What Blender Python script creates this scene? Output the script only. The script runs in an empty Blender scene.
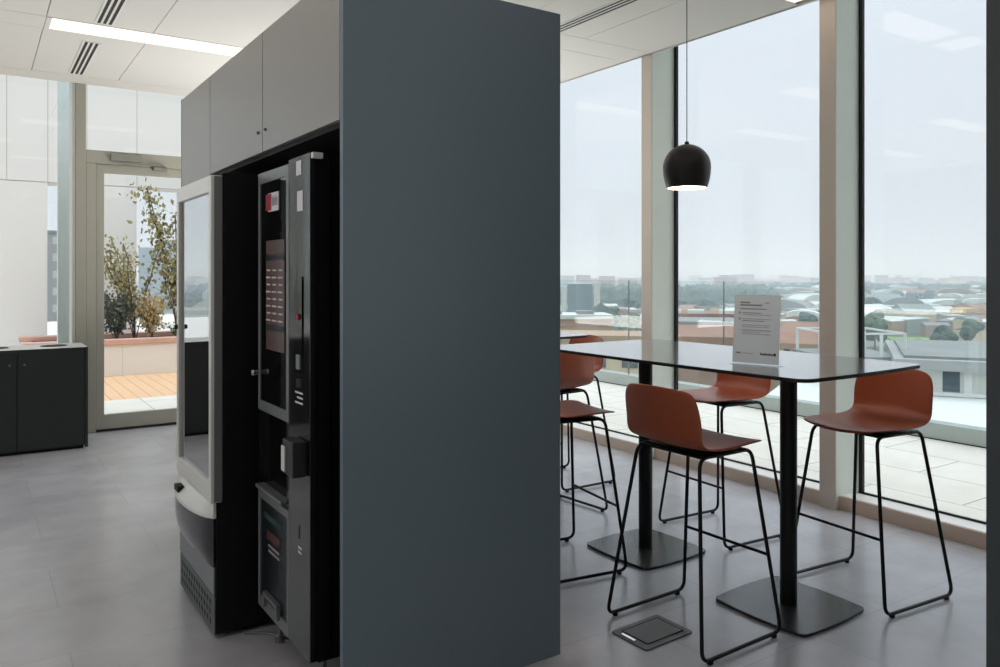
import bpy, bmesh, math, random
from mathutils import Vector, Matrix, Quaternion
rnd = random.Random(7)
sc = bpy.context.scene
COL = sc.collection
PI = math.pi

# ------------------------------------------------------------------ camera
FPX, YAW, CAMH, HORIZ = 784.0, math.radians(33.8), 1.45, 273.5
FW = Vector((math.sin(YAW), math.cos(YAW), 0)); RT = Vector((math.cos(YAW), -math.sin(YAW), 0))
cd = bpy.data.cameras.new('camera'); cam = bpy.data.objects.new('camera', cd); COL.objects.link(cam)
cd.sensor_width = 36; cd.lens = 36*FPX/1000; cd.shift_y = -(333.5-HORIZ)/1000
cd.clip_start = .05; cd.clip_end = 20000
cam.location = (0, 0, CAMH); cam.rotation_euler = (PI/2, 0, -YAW)
sc.camera = cam
def far(px, d, z=0.0):            # a ground position in a compass direction at a distance
    p = (FW + RT*((px-500)/FPX))*d
    return Vector((p.x, p.y, z))
def zat(py, d): return CAMH-(py-HORIZ)*d/FPX

# ------------------------------------------------------------------ materials
def lin(c):
    return tuple((v/255/12.92 if v/255 <= .04045 else ((v/255+.055)/1.055)**2.4) for v in c)
MATS = {}
def mat(name, col, rough=.5, metal=0, var=.06, scale=8, bump=0, spec=.5, coat=0, emit=0, stretch=None):
    if name in MATS: return MATS[name]
    m = bpy.data.materials.new(name); m.use_nodes = True
    nt = m.node_tree; N = nt.nodes; L = nt.links
    b = N['Principled BSDF']
    c = lin(col)
    b.inputs['Roughness'].default_value = rough; b.inputs['Metallic'].default_value = metal
    b.inputs['Specular IOR Level'].default_value = spec; b.inputs['Coat Weight'].default_value = coat
    b.inputs['Coat Roughness'].default_value = .05
    tc = N.new('ShaderNodeTexCoord'); nz = N.new('ShaderNodeTexNoise')
    nz.inputs['Scale'].default_value = scale; nz.inputs['Detail'].default_value = 3
    src = tc.outputs['Object']
    if stretch:
        mp = N.new('ShaderNodeMapping'); mp.inputs['Scale'].default_value = stretch
        L.new(src, mp.inputs['Vector']); src = mp.outputs['Vector']
    L.new(src, nz.inputs['Vector'])
    mx = N.new('ShaderNodeMix'); mx.data_type = 'RGBA'
    mx.inputs['A'].default_value = tuple(v*(1-var) for v in c)+(1,)
    mx.inputs['B'].default_value = tuple(min(1, v*(1+var)) for v in c)+(1,)
    L.new(nz.outputs['Fac'], mx.inputs['Factor']); L.new(mx.outputs['Result'], b.inputs['Base Color'])
    if bump:
        bp = N.new('ShaderNodeBump'); bp.inputs['Strength'].default_value = bump; bp.inputs['Distance'].default_value = .01
        L.new(nz.outputs['Fac'], bp.inputs['Height']); L.new(bp.outputs['Normal'], b.inputs['Normal'])
    if emit:
        b.inputs['Emission Color'].default_value = c+(1,); b.inputs['Emission Strength'].default_value = emit
    MATS[name] = m
    return m
def glass(name, tint, f0=.05, power=5, rough=0.0, maxr=1.0):
    m = bpy.data.materials.new(name); m.use_nodes = True
    nt = m.node_tree; N = nt.nodes; L = nt.links; N.clear()
    out = N.new('ShaderNodeOutputMaterial'); mix = N.new('ShaderNodeMixShader')
    tr = N.new('ShaderNodeBsdfTransparent'); gl = N.new('ShaderNodeBsdfGlossy')
    tr.inputs['Color'].default_value = tint+(1,); gl.inputs['Roughness'].default_value = rough
    lw = N.new('ShaderNodeLayerWeight'); lw.inputs['Blend'].default_value = .5
    pw = N.new('ShaderNodeMath'); pw.operation = 'POWER'; pw.inputs[1].default_value = power
    mr = N.new('ShaderNodeMapRange'); mr.inputs['To Min'].default_value = f0; mr.inputs['To Max'].default_value = maxr
    L.new(lw.outputs['Facing'], pw.inputs[0]); L.new(pw.outputs[0], mr.inputs['Value'])
    L.new(mr.outputs['Result'], mix.inputs['Fac']); L.new(tr.outputs[0], mix.inputs[1]); L.new(gl.outputs[0], mix.inputs[2])
    L.new(mix.outputs[0], out.inputs['Surface'])
    MATS[name] = m
    return m
def emission(name, col, s):
    m = bpy.data.materials.new(name); m.use_nodes = True
    N = m.node_tree.nodes; N.clear(); o = N.new('ShaderNodeOutputMaterial'); e = N.new('ShaderNodeEmission')
    e.inputs['Color'].default_value = lin(col)+(1,); e.inputs['Strength'].default_value = s
    m.node_tree.links.new(e.outputs[0], o.inputs['Surface']); MATS[name] = m
    return m
def tiled(name, base, joint, size, offs=(0, 0), jw=.004, var=.1, rough=.4, rrange=.12, brick=0.5, nscale=2.2, blotch=.25, spec=.5, rot=0):
    """rectangular slabs with joints, cloudy inside"""
    m = bpy.data.materials.new(name); m.use_nodes = True
    nt = m.node_tree; N = nt.nodes; L = nt.links; b = N['Principled BSDF']
    tc = N.new('ShaderNodeTexCoord'); mp = N.new('ShaderNodeMapping'); mp.inputs['Location'].default_value = (offs[0], offs[1], 0)
    mp.inputs['Rotation'].default_value = (0, 0, rot)
    L.new(tc.outputs['Object'], mp.inputs['Vector'])
    br = N.new('ShaderNodeTexBrick'); br.offset = brick; br.inputs['Scale'].default_value = 1
    br.inputs['Brick Width'].default_value = size[0]; br.inputs['Row Height'].default_value = size[1]
    br.inputs['Mortar Size'].default_value = jw; br.inputs['Bias'].default_value = 0
    br.inputs['Mortar Smooth'].default_value = .3
    c = lin(base)
    br.inputs['Color1'].default_value = tuple(v*(1-var) for v in c)+(1,)
    br.inputs['Color2'].default_value = tuple(v*(1+var) for v in c)+(1,)
    br.inputs['Mortar'].default_value = lin(joint)+(1,)
    L.new(mp.outputs['Vector'], br.inputs['Vector'])
    nz = N.new('ShaderNodeTexNoise'); nz.inputs['Scale'].default_value = nscale; nz.inputs['Detail'].default_value = 6; nz.inputs['Roughness'].default_value = .6
    L.new(mp.outputs['Vector'], nz.inputs['Vector'])
    mr = N.new('ShaderNodeMapRange'); mr.inputs['From Min'].default_value = .3; mr.inputs['From Max'].default_value = .7
    mr.inputs['To Min'].default_value = 1-blotch; mr.inputs['To Max'].default_value = 1+blotch
    L.new(nz.outputs['Fac'], mr.inputs['Value'])
    mu = N.new('ShaderNodeMix'); mu.data_type = 'RGBA'; mu.blend_type = 'MULTIPLY'; mu.inputs['Factor'].default_value = 1
    L.new(br.outputs['Color'], mu.inputs['A']); L.new(mr.outputs['Result'], mu.inputs['B'])
    L.new(mu.outputs['Result'], b.inputs['Base Color'])
    r2 = N.new('ShaderNodeMapRange'); r2.inputs['To Min'].default_value = rough-rrange/2; r2.inputs['To Max'].default_value = rough+rrange/2
    L.new(nz.outputs['Fac'], r2.inputs['Value']); L.new(r2.outputs['Result'], b.inputs['Roughness'])
    b.inputs['Specular IOR Level'].default_value = spec
    MATS[name] = m
    return m

M = dict(
    floor=tiled('grey_vinyl', (184, 184, 190), (165, 165, 170), (1.0, .5), (.2, .1), .002, .05, .24, .1, .5, 1.6, .16, spec=.75),
    ceil=mat('ceiling_paint', (220, 218, 213), .75, var=.02, scale=2),
    seam=mat('ceiling_joint', (150, 147, 140), .9),
    white=mat('white_paint', (226, 226, 222), .5, var=.02),
    slot=mat('diffuser_slot', (30, 30, 31), .6),
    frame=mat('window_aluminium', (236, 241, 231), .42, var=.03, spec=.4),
    frame2=mat('door_aluminium', (170, 168, 155), .42, var=.03),
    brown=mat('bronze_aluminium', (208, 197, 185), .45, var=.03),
    sill=mat('sill_aluminium', (246, 245, 240), .4, var=.03),
    sillf=mat('sill_front', (206, 190, 176), .5, var=.03),
    gasket=mat('black_gasket', (22, 26, 27), .6),
    closer=mat('closer_aluminium', (150, 150, 140), .35, .3),
    panel=mat('grey_laminate', (106, 120, 131), .42, var=.015, scale=1.5, spec=.45),
    panel2=mat('grey_door_laminate', (146, 145, 142), .36, var=.015, scale=1.5, spec=.55),
    dpanel=mat('dark_partition', (66, 72, 76), .5, var=.02),
    black=mat('black_laminate', (8, 10, 12), .55, var=.03, spec=.3),
    black2=mat('black_powder', (17, 19, 21), .42, var=.05, scale=40),
    inner=mat('black_interior', (8, 9, 10), .7),
    silver=mat('silver_plastic', (226, 226, 222), .35, .05, var=.03),
    silver2=mat('satin_grey', (126, 130, 130), .4, .4, var=.04),
    vent=mat('grey_grille', (92, 95, 96), .5, .3),
    gloss=mat('gloss_black', (16, 17, 18), .08, var=.02, spec=.5, coat=.15),
    mirror=mat('gloss_smoke', (27, 27, 27), .09, 0, var=.02, spec=.55, coat=.1),
    screen=mat('dark_screen', (16, 17, 20), .06, spec=.6, coat=.4),
    menu=mat('menu_print', (92, 74, 72), .35, var=.15, scale=30),
    menud=mat('menu_dark', (30, 30, 40), .35),
    poster=mat('poster_print', (10, 20, 26), .3, var=.25, scale=12),
    green=mat('print_green', (24, 66, 54), .5), redd=mat('print_dark_red', (74, 34, 38), .5), red=mat('print_red', (150, 40, 52), .5),
    paperw=mat('print_white', (214, 212, 220), .5, var=.02), ink=mat('ink_grey', (160, 154, 156), .7), inkd=mat('ink_dark', (50, 50, 56), .7),
    inkr=mat('ink_rose', (206, 190, 190), .7),
    chrome=mat('chrome', (210, 210, 208), .15, 1.0, var=.02),
    bin=mat('bin_laminate', (34, 39, 38), .5, var=.03, scale=3),
    bintop=mat('bin_top', (196, 198, 194), .35, var=.02),
    bindoor=mat('bin_door', (32, 37, 36), .48, var=.03, scale=3),
    ttop=mat('table_laminate', (92, 94, 95), .2, var=.04, scale=3, spec=.8, coat=.8),
    tedge=mat('table_black_edge', (15, 16, 17), .5),
    pole=mat('black_steel', (14, 17, 18), .4, .2),
    plate=mat('base_plate_steel', (66, 69, 70), .26, .4, var=.06),
    terra=mat('terracotta_shell', (172, 88, 58), .38, var=.05, scale=30, spec=.45),
    rod=mat('black_rod', (13, 13, 14), .38, .3),
    shade=mat('lamp_black', (46, 42, 42), .42, var=.05, spec=.4),
    shadein=mat('lamp_white', (240, 232, 220), .5),
    paper=mat('paper', (248, 245, 245), .7, var=.01),
    socket=mat('floor_box_frame', (96, 98, 98), .4, .5), socketlid=mat('floor_box_lid', (104, 103, 104), .45, var=.08),
    paver=tiled('terrace_paver', (216, 213, 204), (150, 148, 140), (1.2, .6), (.1, .2), .006, .03, .8, .1, .5, 3, .06, .3, rot=PI/2),
    curb=mat('curb_metal', (176, 184, 180), .5, var=.04),
    deck=mat('deck_wood', (222, 184, 146), .65, var=.14, scale=6, stretch=(8, .6, 1)),
    stucco=mat('planter_stucco', (228, 224, 218), .85, var=.04, bump=.1, scale=20),
    coping=mat('coping_stone', (204, 164, 148), .8, var=.08, scale=10),
    facade=mat('white_cladding', (234, 232, 228), .6, var=.02, scale=2), joint=mat('cladding_joint', (196, 192, 186), .8),
    post=mat('pale_teal_steel', (216, 226, 224), .45, var=.03),
    soil=mat('soil', (70, 58, 46), .95, var=.3, scale=12, bump=.3),
    leafo=mat('olive_leaf', (156, 150, 106), .6, var=.35, scale=5), leafd=mat('dark_leaf', (92, 100, 86), .6, var=.35, scale=6),
    leafy=mat('golden_leaf', (186, 166, 118), .6, var=.3, scale=5), leafg=mat('green_leaf', (96, 118, 66), .6, var=.3, scale=5),
    bark=mat('bark', (104, 88, 70), .9, var=.2, scale=20),
)
M['glass'] = glass('window_glass', (.95, .965, .965), .035)
M['bal'] = glass('balustrade_glass', (.93, .965, .96), .04)
M['mglass'] = glass('machine_glass', (.30, .32, .34), .62, 1.2, .01, .97)
pm = M['paper']; N = pm.node_tree.nodes; L = pm.node_tree.links
tl = N.new('ShaderNodeBsdfTranslucent'); tl.inputs['Color'].default_value = (.97, .95, .95, 1); mxp = N.new('ShaderNodeMixShader'); mxp.inputs['Fac'].default_value = .52
L.new(N['Principled BSDF'].outputs[0], mxp.inputs[1]); L.new(tl.outputs[0], mxp.inputs[2]); L.new(mxp.outputs[0], N['Material Output'].inputs['Surface'])
M['acryl'] = glass('acrylic', (.97, .98, .98), .03)
M['lamp'] = emission('light_diffuser', (255, 234, 216), 1.4)
M['bulb'] = emission('bulb_glow', (255, 214, 168), 9.0)

# ------------------------------------------------------------------ mesh helpers
class MB:
    def __init__(s): s.bm = bmesh.new()
    def box(s, x0, x1, y0, y1, z0, z1, bevel=0, seg=2):
        r = bmesh.ops.create_cube(s.bm, size=1)
        vs = r['verts']
        bmesh.ops.scale(s.bm, vec=(abs(x1-x0), abs(y1-y0), abs(z1-z0)), verts=vs)
        bmesh.ops.translate(s.bm, vec=((x0+x1)/2, (y0+y1)/2, (z0+z1)/2), verts=vs)
        if bevel:
            es = list({e for v in vs for e in v.link_edges})
            bmesh.ops.bevel(s.bm, geom=es, offset=bevel, segments=seg, affect='EDGES', profile=.5)
        return s
    def prism(s, pts, z0, z1, axis='z'):
        """closed outline (2d) extruded between z0 and z1 along an axis"""
        def P(a, b, c):
            return (a, b, c) if axis == 'z' else ((a, c, b) if axis == 'y' else (c, a, b))
        lo = [s.bm.verts.new(P(a, b, z0)) for a, b in pts]; hi = [s.bm.verts.new(P(a, b, z1)) for a, b in pts]
        n = len(pts)
        s.bm.faces.new(lo[::-1]); s.bm.faces.new(hi)
        for i in range(n): s.bm.faces.new((lo[i], lo[(i+1) % n], hi[(i+1) % n], hi[i]))
        return s
    def lathe(s, prof, cx=0, cy=0, n=40, close=False):
        rings = []
        for r, z in prof:
            if r < 1e-5: rings.append([s.bm.verts.new((cx, cy, z))])
            else: rings.append([s.bm.verts.new((cx+r*math.cos(2*PI*k/n), cy+r*math.sin(2*PI*k/n), z)) for k in range(n)])
        for a, b in zip(rings, rings[1:]):
            for k in range(n):
                k2 = (k+1) % n
                if len(a) == 1 and len(b) == 1: continue
                if len(a) == 1: s.bm.faces.new((a[0], b[k], b[k2]))
                elif len(b) == 1: s.bm.faces.new((a[k], b[0], a[k2]))
                else: s.bm.faces.new((a[k], b[k], b[k2], a[k2]))
        return s
    def tube(s, pts, r, closed=False, n=10):
        P = [Vector(p) for p in pts]; m = len(P)
        T = []
        for i in range(m):
            a = P[(i-1) % m] if (closed or i > 0) else P[i]; b = P[(i+1) % m] if (closed or i < m-1) else P[i]
            T.append((b-a).normalized())
        up = Vector((0, 0, 1)) if abs(T[0].z) < .9 else Vector((1, 0, 0))
        nrm = (up - T[0]*up.dot(T[0])).normalized()
        rings = []
        for i in range(m):
            if i: nrm = (T[i-1].rotation_difference(T[i]) @ nrm)
            nrm = (nrm-T[i]*nrm.dot(T[i])).normalized()
            bi = T[i].cross(nrm)
            rings.append([s.bm.verts.new(P[i]+(nrm*math.cos(2*PI*k/n)+bi*math.sin(2*PI*k/n))*r) for k in range(n)])
        rng = range(m) if closed else range(m-1)
        for i in rng:
            a, b = rings[i], rings[(i+1) % m]
            for k in range(n): s.bm.faces.new((a[k], a[(k+1) % n], b[(k+1) % n], b[k]))
        if not closed:
            s.bm.faces.new(rings[0][::-1]); s.bm.faces.new(rings[-1])
        return s
    def leaf(s, p, size):
        q = Quaternion((rnd.uniform(-1, 1), rnd.uniform(-1, 1), rnd.uniform(-1, 1), rnd.uniform(-1, 1)+.01)).normalized()
        sh = [(-.5, 0, 0), (-.1, .3, .05), (.5, 0, 0), (-.1, -.3, .05)]
        s.bm.faces.new([s.bm.verts.new(Vector(p)+q @ (Vector(v)*size)) for v in sh])
        return s
    def blob(s, p, r, sq=1, sub=2, j=.18):
        v = bmesh.ops.create_icosphere(s.bm, subdivisions=sub, radius=1)['verts']
        for x in v:
            k = r*(1+rnd.uniform(-j, j)); x.co = Vector((x.co.x*k, x.co.y*k, x.co.z*k*sq))+Vector(p)
        return s
    def build(s, name, m, parent=None, smooth=False, loc=None, kind=None, flat=False):
        bmesh.ops.recalc_face_normals(s.bm, faces=s.bm.faces) if not flat else None
        me = bpy.data.meshes.new(name); s.bm.to_mesh(me); s.bm.free()
        if smooth:
            for p in me.polygons: p.use_smooth = True
            try: me.set_sharp_from_angle(angle=math.radians(40))
            except Exception: pass
        me.materials.append(M[m] if isinstance(m, str) else m)
        o = bpy.data.objects.new(name, me); COL.objects.link(o)
        if parent: o.parent = parent
        if loc is not None: o.location = loc
        if kind: o['kind'] = kind
        return o
def tag(o, label=None, cat=None, group=None, kind=None):
    if label: o['label'] = label
    if cat: o['category'] = cat
    if group: o['group'] = group
    if kind: o['kind'] = kind
    return o
def empty(name, loc=(0, 0, 0), rz=0, label=None, cat=None, group=None, kind=None):
    o = bpy.data.objects.new(name, None); COL.objects.link(o); o.location = loc; o.rotation_euler = (0, 0, rz)
    o.empty_display_size = .1
    return tag(o, label, cat, group, kind)
def copy_tree(o, parent=None):
    c = o.copy(); COL.objects.link(c)
    if parent: c.parent = parent
    for ch in list(o.children): copy_tree(ch, c)
    return c
def fillet(pts, r, closed=False, n=6):
    out = []; m = len(pts); P = [Vector(p) for p in pts]
    for i in range(m):
        if not closed and i in (0, m-1): out.append(P[i]); continue
        a, b, c = P[i-1], P[i], P[(i+1) % m]
        d1 = (a-b); d2 = (c-b); l = min(r, d1.length*.45, d2.length*.45)
        p, q = b+d1.normalized()*l, b+d2.normalized()*l
        for k in range(n+1):
            t = k/n; out.append(p*(1-t)**2+b*2*t*(1-t)+q*t*t)
    return out
def rrect(x0, x1, y0, y1, r, n=6, bulge=0):
    pts = []
    for cx, cy, a0 in ((x1-r, y1-r, 0), (x0+r, y1-r, PI/2), (x0+r, y0+r, PI), (x1-r, y0+r, 3*PI/2)):
        for k in range(n+1):
            a = a0+PI/2*k/n; pts.append((cx+r*math.cos(a), cy+r*math.sin(a)))
    if bulge:
        mx, my, hx, hy = (x0+x1)/2, (y0+y1)/2, (x1-x0)/2, (y1-y0)/2
        out = []
        L = len(pts)
        for i in range(L):                       # add mid points along the sides, pushed outwards
            a, b = Vector(pts[i]), Vector(pts[(i+1) % L]); out.append(tuple(a))
            if (a-b).length > .1:
                for t in (.125, .25, .375, .5, .625, .75, .875):
                    p = a.lerp(b, t); nrm = Vector((b.y-a.y, a.x-b.x)).normalized()
                    out.append(tuple(p+nrm*bulge*4*t*(1-t)))
        pts = out
    return pts
def S(name, mb, m, parent=None, smooth=False):
    return mb.build(name, m, parent, smooth, kind=None if parent else 'structure')

# ------------------------------------------------------------------ room shell
XW, YD, CZ = 4.417, 7.985, 3.165
S('floor', MB().box(-6.2, 4.75, -5.2, 8.2, -.12, 0), 'floor')
rows = [2.95+1.615*k for k in range(-4, 3)]             # centre lines of the lighting bands
lights = []
for k, yc in enumerate(rows):
    par = (k % 2 == 0)
    for j in range(-4, 3):
        x0 = (.43 if par else 1.72)+j*2.6
        if -6 < x0 and x0+1.28 < 4.36 and yc > 1: lights.append((x0, x0+1.28, yc-.14, yc+.14))
c = MB()
ys = []
for yc in rows: ys += [yc-.15, yc+.15]
ys = [-5.2]+ys+[7.69, 8.0]
xs = [-6.2]+[.395+.66*i for i in range(-9, 7)]
xs[-1] = 4.385
g = .0025
for a, b in zip(ys, ys[1:]):
    band = abs((b-a)-.3) < .01
    for u, v in zip(xs, xs[1:]):
        if band:
            cut = [l for l in lights if abs((l[2]+l[3])/2-(a+b)/2) < .05 and l[0] < v-.05 and l[1] > u+.05]
            if cut: continue
            c.box(u, v, a+g, b-g, CZ, CZ+.03)
        else:
            c.box(u+g, v-g, a+g, b-g, CZ, CZ+.03)
c.box(4.37, 4.40, -5.2, 8.0, CZ, CZ+.5)
c.box(4.40, 4.75, -5.2, 8.2, CZ+.45, CZ+.5)
S('ceiling', c, 'ceil')
S('trim_1', MB().box(-6.2, 4.37, -5.2, 8.2, CZ+.12, CZ+.16), 'seam')      # the slab above the suspended tiles
for i, (a, b, c0, d) in enumerate(lights):
    vis = a > -1 and c0 > 1
    r = empty('ceiling_light', ((a+b)/2, (c0+d)/2, CZ), 0)
    MB().box(a-r.location.x, b-r.location.x, c0-r.location.y, d-r.location.y, .001, .012).build('diffuser', 'lamp', r)
    MB().box(a-.006-r.location.x, b+.006-r.location.x, c0-.006-r.location.y, c0-r.location.y, -.002, .05).box(a-.006-r.location.x, b+.006-r.location.x, d-r.location.y, d+.006-r.location.y, -.002, .05)\
        .box(a-.032-r.location.x, a-r.location.x, c0-r.location.y, d-r.location.y, -.002, .05).box(b-r.location.x, b+.006-r.location.x, c0-r.location.y, d-r.location.y, -.002, .05).build('light_frame', 'ceil', r)
    if abs(a-.43) < .01 and abs(c0-(rows[6]-.14)) < .01: lb = 'recessed linear ceiling light above the waste cabinet, left of the tall grey block'
    elif abs(a-3.03) < .01 and abs(c0-(rows[4]-.14)) < .01: lb = 'recessed linear ceiling light whose tip shows by the window at the top right'
    else: lb = 'recessed linear ceiling light out of the picture'
    tag(r, lb, 'ceiling light', 'linear ceiling lights')

def diffuser(x, y, L, label, slots=3, w=.105):
    r = empty('slot_diffuser', (x, y, CZ), 0, label, 'air vent', 'slot diffusers in the ceiling')
    f = MB(); p = w/slots
    for k in range(slots+1): f.box(-w/2+k*p-.007, -w/2+k*p+.007, -L/2, L/2, -.006, 0)
    f.box(-w/2-.007, w/2+.007, -L/2-.008, -L/2, -.006, 0).box(-w/2-.007, w/2+.007, L/2, L/2+.008, -.006, 0)
    f.build('vent_frame', 'white', r)
    for k in range(slots): MB().box(-w/2+k*p+.007, -w/2+(k+1)*p-.007, -L/2, L/2, -.004, -.001).build('slot', 'slot', r)
diffuser(.72, 7.06, 1.1, 'white slot vent in the ceiling on the window side of the long light, left')
diffuser(.735, 5.42, 1.1, 'white slot vent in the ceiling cut off by the top edge, left')
diffuser(3.40, 3.5, 2.0, 'long white slot vent in the ceiling right of the tall grey block')

# right-hand window wall: posts, sill, panes
FINS = [-4.97+1.574*k for k in range(0, 9)]
FY = [2.906+1.574*k for k in range(-5, 4)]
for i, y in enumerate(FY):
    t = S('trim_%d' % (10+i), MB().box(4.392, 4.66, y-.055, y+.055, 0, CZ+.45, .003), 'frame')
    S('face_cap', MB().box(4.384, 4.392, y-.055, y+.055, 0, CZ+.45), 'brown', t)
    S('gasket', MB().box(4.632, 4.655, y-.08, y-.055, .05, CZ+.45).box(4.632, 4.655, y+.055, y+.08, .05, CZ+.45), 'gasket', t)
for i, (a, b) in enumerate(zip(FY, FY[1:])):
    y0, y1 = a+.055, b-.055
    w = S('window_%d' % (1+i), MB().box(4.643, 4.657, y0, y1, .06, CZ+.45), 'glass')
    S('sill', MB().prism([(4.43, 0), (4.66, 0), (4.66, .062), (4.63, .066), (4.43, .084)], y0, y1, 'y'), 'sill', w)
    S('sill_front', MB().box(4.417, 4.4295, y0, y1, 0, .08), 'sillf', w)
    S('bottom_gasket', MB().box(4.628, 4.642, y0, y1, .0665, .078), 'gasket', w)
S('wall_right', MB().box(2.205, 4.37, .80, 1.0, 0, CZ), 'dpanel')
# back and left walls close the room, unseen; left window added, sized for daylight
S('wall_back', MB().box(-6.2, 4.37, -5.3, -5.2, 0, CZ+.1), 'white')
wl = S('wall_left', MB().box(-6.3, -6.2, -5.3, 8.2, 0, .5).box(-6.3, -6.2, -5.3, 8.2, 3.0, CZ+.1).box(-6.3, -6.2, -5.3, 2.75, .5, 3.0), 'white')
for k in range(2):
    y = 2.8+k*2.7
    S('mullion', MB().box(-6.3, -6.18, y-.05, y+.05, .5, 3.0), 'frame', wl)
S('window_20', MB().box(-6.27, -6.255, 2.75, 8.2, .5, 3.0), 'glass')

# far wall with the terrace door
def fr(name, boxes, m, parent):
    b = MB()
    for q in boxes: b.box(*q)
    return S(name, b, m, parent)
S('trim_30', MB().box(.752, .835, YD-.0, YD+.30, 0, CZ+.3, .004), 'frame2')
t = S('trim_31', MB().box(.835, 4.39, YD, YD+.30, 2.455, 2.575, .004), 'frame2')
S('baseboard_far', MB().box(-6.2, .752, YD+.05, YD+.30, 0, .10), 'frame2')
w = S('window_30', MB().box(-6.2, .752, YD+.235, YD+.25, .10, CZ+.3), 'glass')
S('mullion', MB().box(-1.02, -.94, YD, YD+.30, .1, CZ+.3), 'frame2', w)
S('mullion', MB().box(-2.79, -2.71, YD, YD+.30, .1, CZ+.3), 'frame2', w)
S('mullion', MB().box(-4.56, -4.48, YD, YD+.30, .1, CZ+.3), 'frame2', w)
S('bead', MB().box(.722, .751, YD+.02, YD+.234, .1, CZ+.3), 'white', w)
S('window_31', MB().box(.835, 4.39, YD+.235, YD+.25, 2.575, CZ+.3), 'glass')
d = S('door_1', MB().box(.918, .985, YD+.02, YD+.07, .02, 2.45, .003).box(1.86, 1.93, YD+.02, YD+.07, .02, 2.45, .003)
      .box(.985, 1.86, YD+.021, YD+.069, .02, .15).box(.985, 1.86, YD+.021, YD+.069, 2.375, 2.45), 'frame2')
S('door_glass', MB().box(.985, 1.86, YD+.04, YD+.052, .15, 2.375), 'glass', d)
S('door_frame', MB().box(.836, .915, YD, YD+.12, 0, 2.454, .003).box(1.935, 2.02, YD, YD+.12, 0, 2.454, .003).box(.915, 1.935, YD, YD+.12, 2.452, 2.4545), 'frame2', d)
S('threshold', MB().box(.915, 1.935, YD+.005, YD+.12, 0, .015), 'gasket', d)
S('door_closer', MB().box(1.03, 1.30, YD-.05, YD-.001, 2.485, 2.55, .006), 'closer', d)
S('closer_arm', MB().box(1.09, 1.48, YD-.035, YD-.022, 2.462, 2.476), 'closer', d)
S('arm_slide', MB().box(1.40, 1.52, YD-.03, YD+.019, 2.425, 2.452), 'closer', d)
S('handle', MB().tube(fillet([(1.90, YD+.02, 1.05), (1.90, YD-.04, 1.05), (1.78, YD-.04, 1.05)], .02), .009), 'chrome', d)
S('window_32', MB().box(2.02, 4.39, YD+.235, YD+.25, .1, 2.454), 'glass')
S('trim_32', MB().box(4.25, 4.391, YD, YD+.30, 0, CZ+.3, .004).box(2.02, 2.10, YD, YD+.30, 0, 2.4545), 'frame2')
S('baseboard_door', MB().box(2.02, 4.39, YD, YD+.30, 0, .10), 'frame2')

# ------------------------------------------------------------------ waste cabinet on the left
r = empty('waste_cabinet', (0, 7.318, 0), 0, 'dark grey low waste sorting cabinet with pale top under the left window', 'cabinet')
X0, X1, DEP, HT = -1.56, .779, .50, .84
MB().box(X0, X1, .02, DEP, .03, HT-.02).box(X1-.022, X1, 0, .02, .012, HT-.012).build('body', 'bin', r)
MB().box(X0+.03, X1-.03, .04, DEP-.02, 0, .03).build('plinth', 'inner', r)
top = MB().box(X0, X1, 0, DEP, HT-.012, HT); top.build('top', 'bintop', r)
MB().box(X0, X1+.001, -.0015, 0, HT-.014, HT+.0002).box(X1-.001, X1+.001, 0, DEP, HT-.014, HT+.0002).build('top_edge', 'bin', r)
xs_ = [.755, .277, -.32, -.92, -1.54]
for a, b in zip(xs_, xs_[1:]):
    dd = MB().box(b+.003, a-.003, 0, .019, .03, HT-.016, .0015).build('door', 'bindoor', r)
    MB().lathe([(0, -.0), (.008, 0), (.008, .006), (0, .006)], n=16).build('knob', 'silver2', dd, True).matrix_local = Matrix.Translation((b+.05 if a > .6 else a-.05, 0, .72)) @ Matrix.Rotation(PI/2, 4, 'X')
for x in (.55, .13, -.42, -1.0):
    MB().lathe([(0, 0), (.085, 0), (.085, .003), (.10, .003), (.10, -.0), ], n=32).build('opening', 'inner', r, True, loc=(x, .27, HT+.0005))

# ------------------------------------------------------------------ tall enclosure round the vending machines
XC, YC, YE, XB, HB = .974, 2.354, 4.72, 1.841, 2.438
r = empty('vending_enclosure', (1.4, 3.54, 0), 0, 'tall dark grey cabinet block with wall cupboards built round two vending machines', 'cabinet')
o0 = Vector((1.4, 3.54, 0))
def en(name, boxes, m, parent=None, bevel=0):
    b = MB()
    for q in boxes: b.box(q[0]-o0.x, q[1]-o0.x, q[2]-o0.y, q[3]-o0.y, q[4], q[5], bevel)
    return b.build(name, m, parent or r)
en('side_panel', [(XC, XB-.004, YC, YC+.025, 0, HB)], 'panel')
en('side_panel', [(XC, XB-.004, YE-.025, YE, 0, HB)], 'panel')
en('back_panel', [(XB-.004, XB+.012, YC+.001, YE, 0, HB)], 'panel')
en('top_panel', [(XC+.022, XB-.004, YC+.025, YE-.025, HB-.03, HB)], 'panel')
en('divider', [(XC+.022, XB-.004, 4.045, 4.065, 0, HB-.03)], 'black')
en('recess_lining', [(XB-.02, XB-.004, YC+.025, 4.045, 0, 1.93), (XC+.03, XB-.02, YC+.025, YC+.034, 0, 1.93), (XC+.022, XB-.004, YC+.025, 4.045, 1.93, 1.95)], 'inner')
for a, b, z0 in ((2.383, 3.193, 1.946), (3.199, 4.053, 1.946), (4.060, 4.694, .06)):
    dd = en('cupboard_door', [(XC, XC+.02, a, b, z0, HB-.003)], 'panel2', bevel=.001)
    yk = b-.045 if a < 3 else a+.045
    k = MB().lathe([(0, .010), (.005, .010), (.0065, .007), (.0065, 0), (0, 0)], n=16).build('lock', 'silver2', dd, True)
    k.matrix_local = Matrix.Translation((XC-o0.x, yk-o0.y, 2.03 if z0 > 1 else 1.1)) @ Matrix.Rotation(-PI/2, 4, 'Y')
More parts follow.
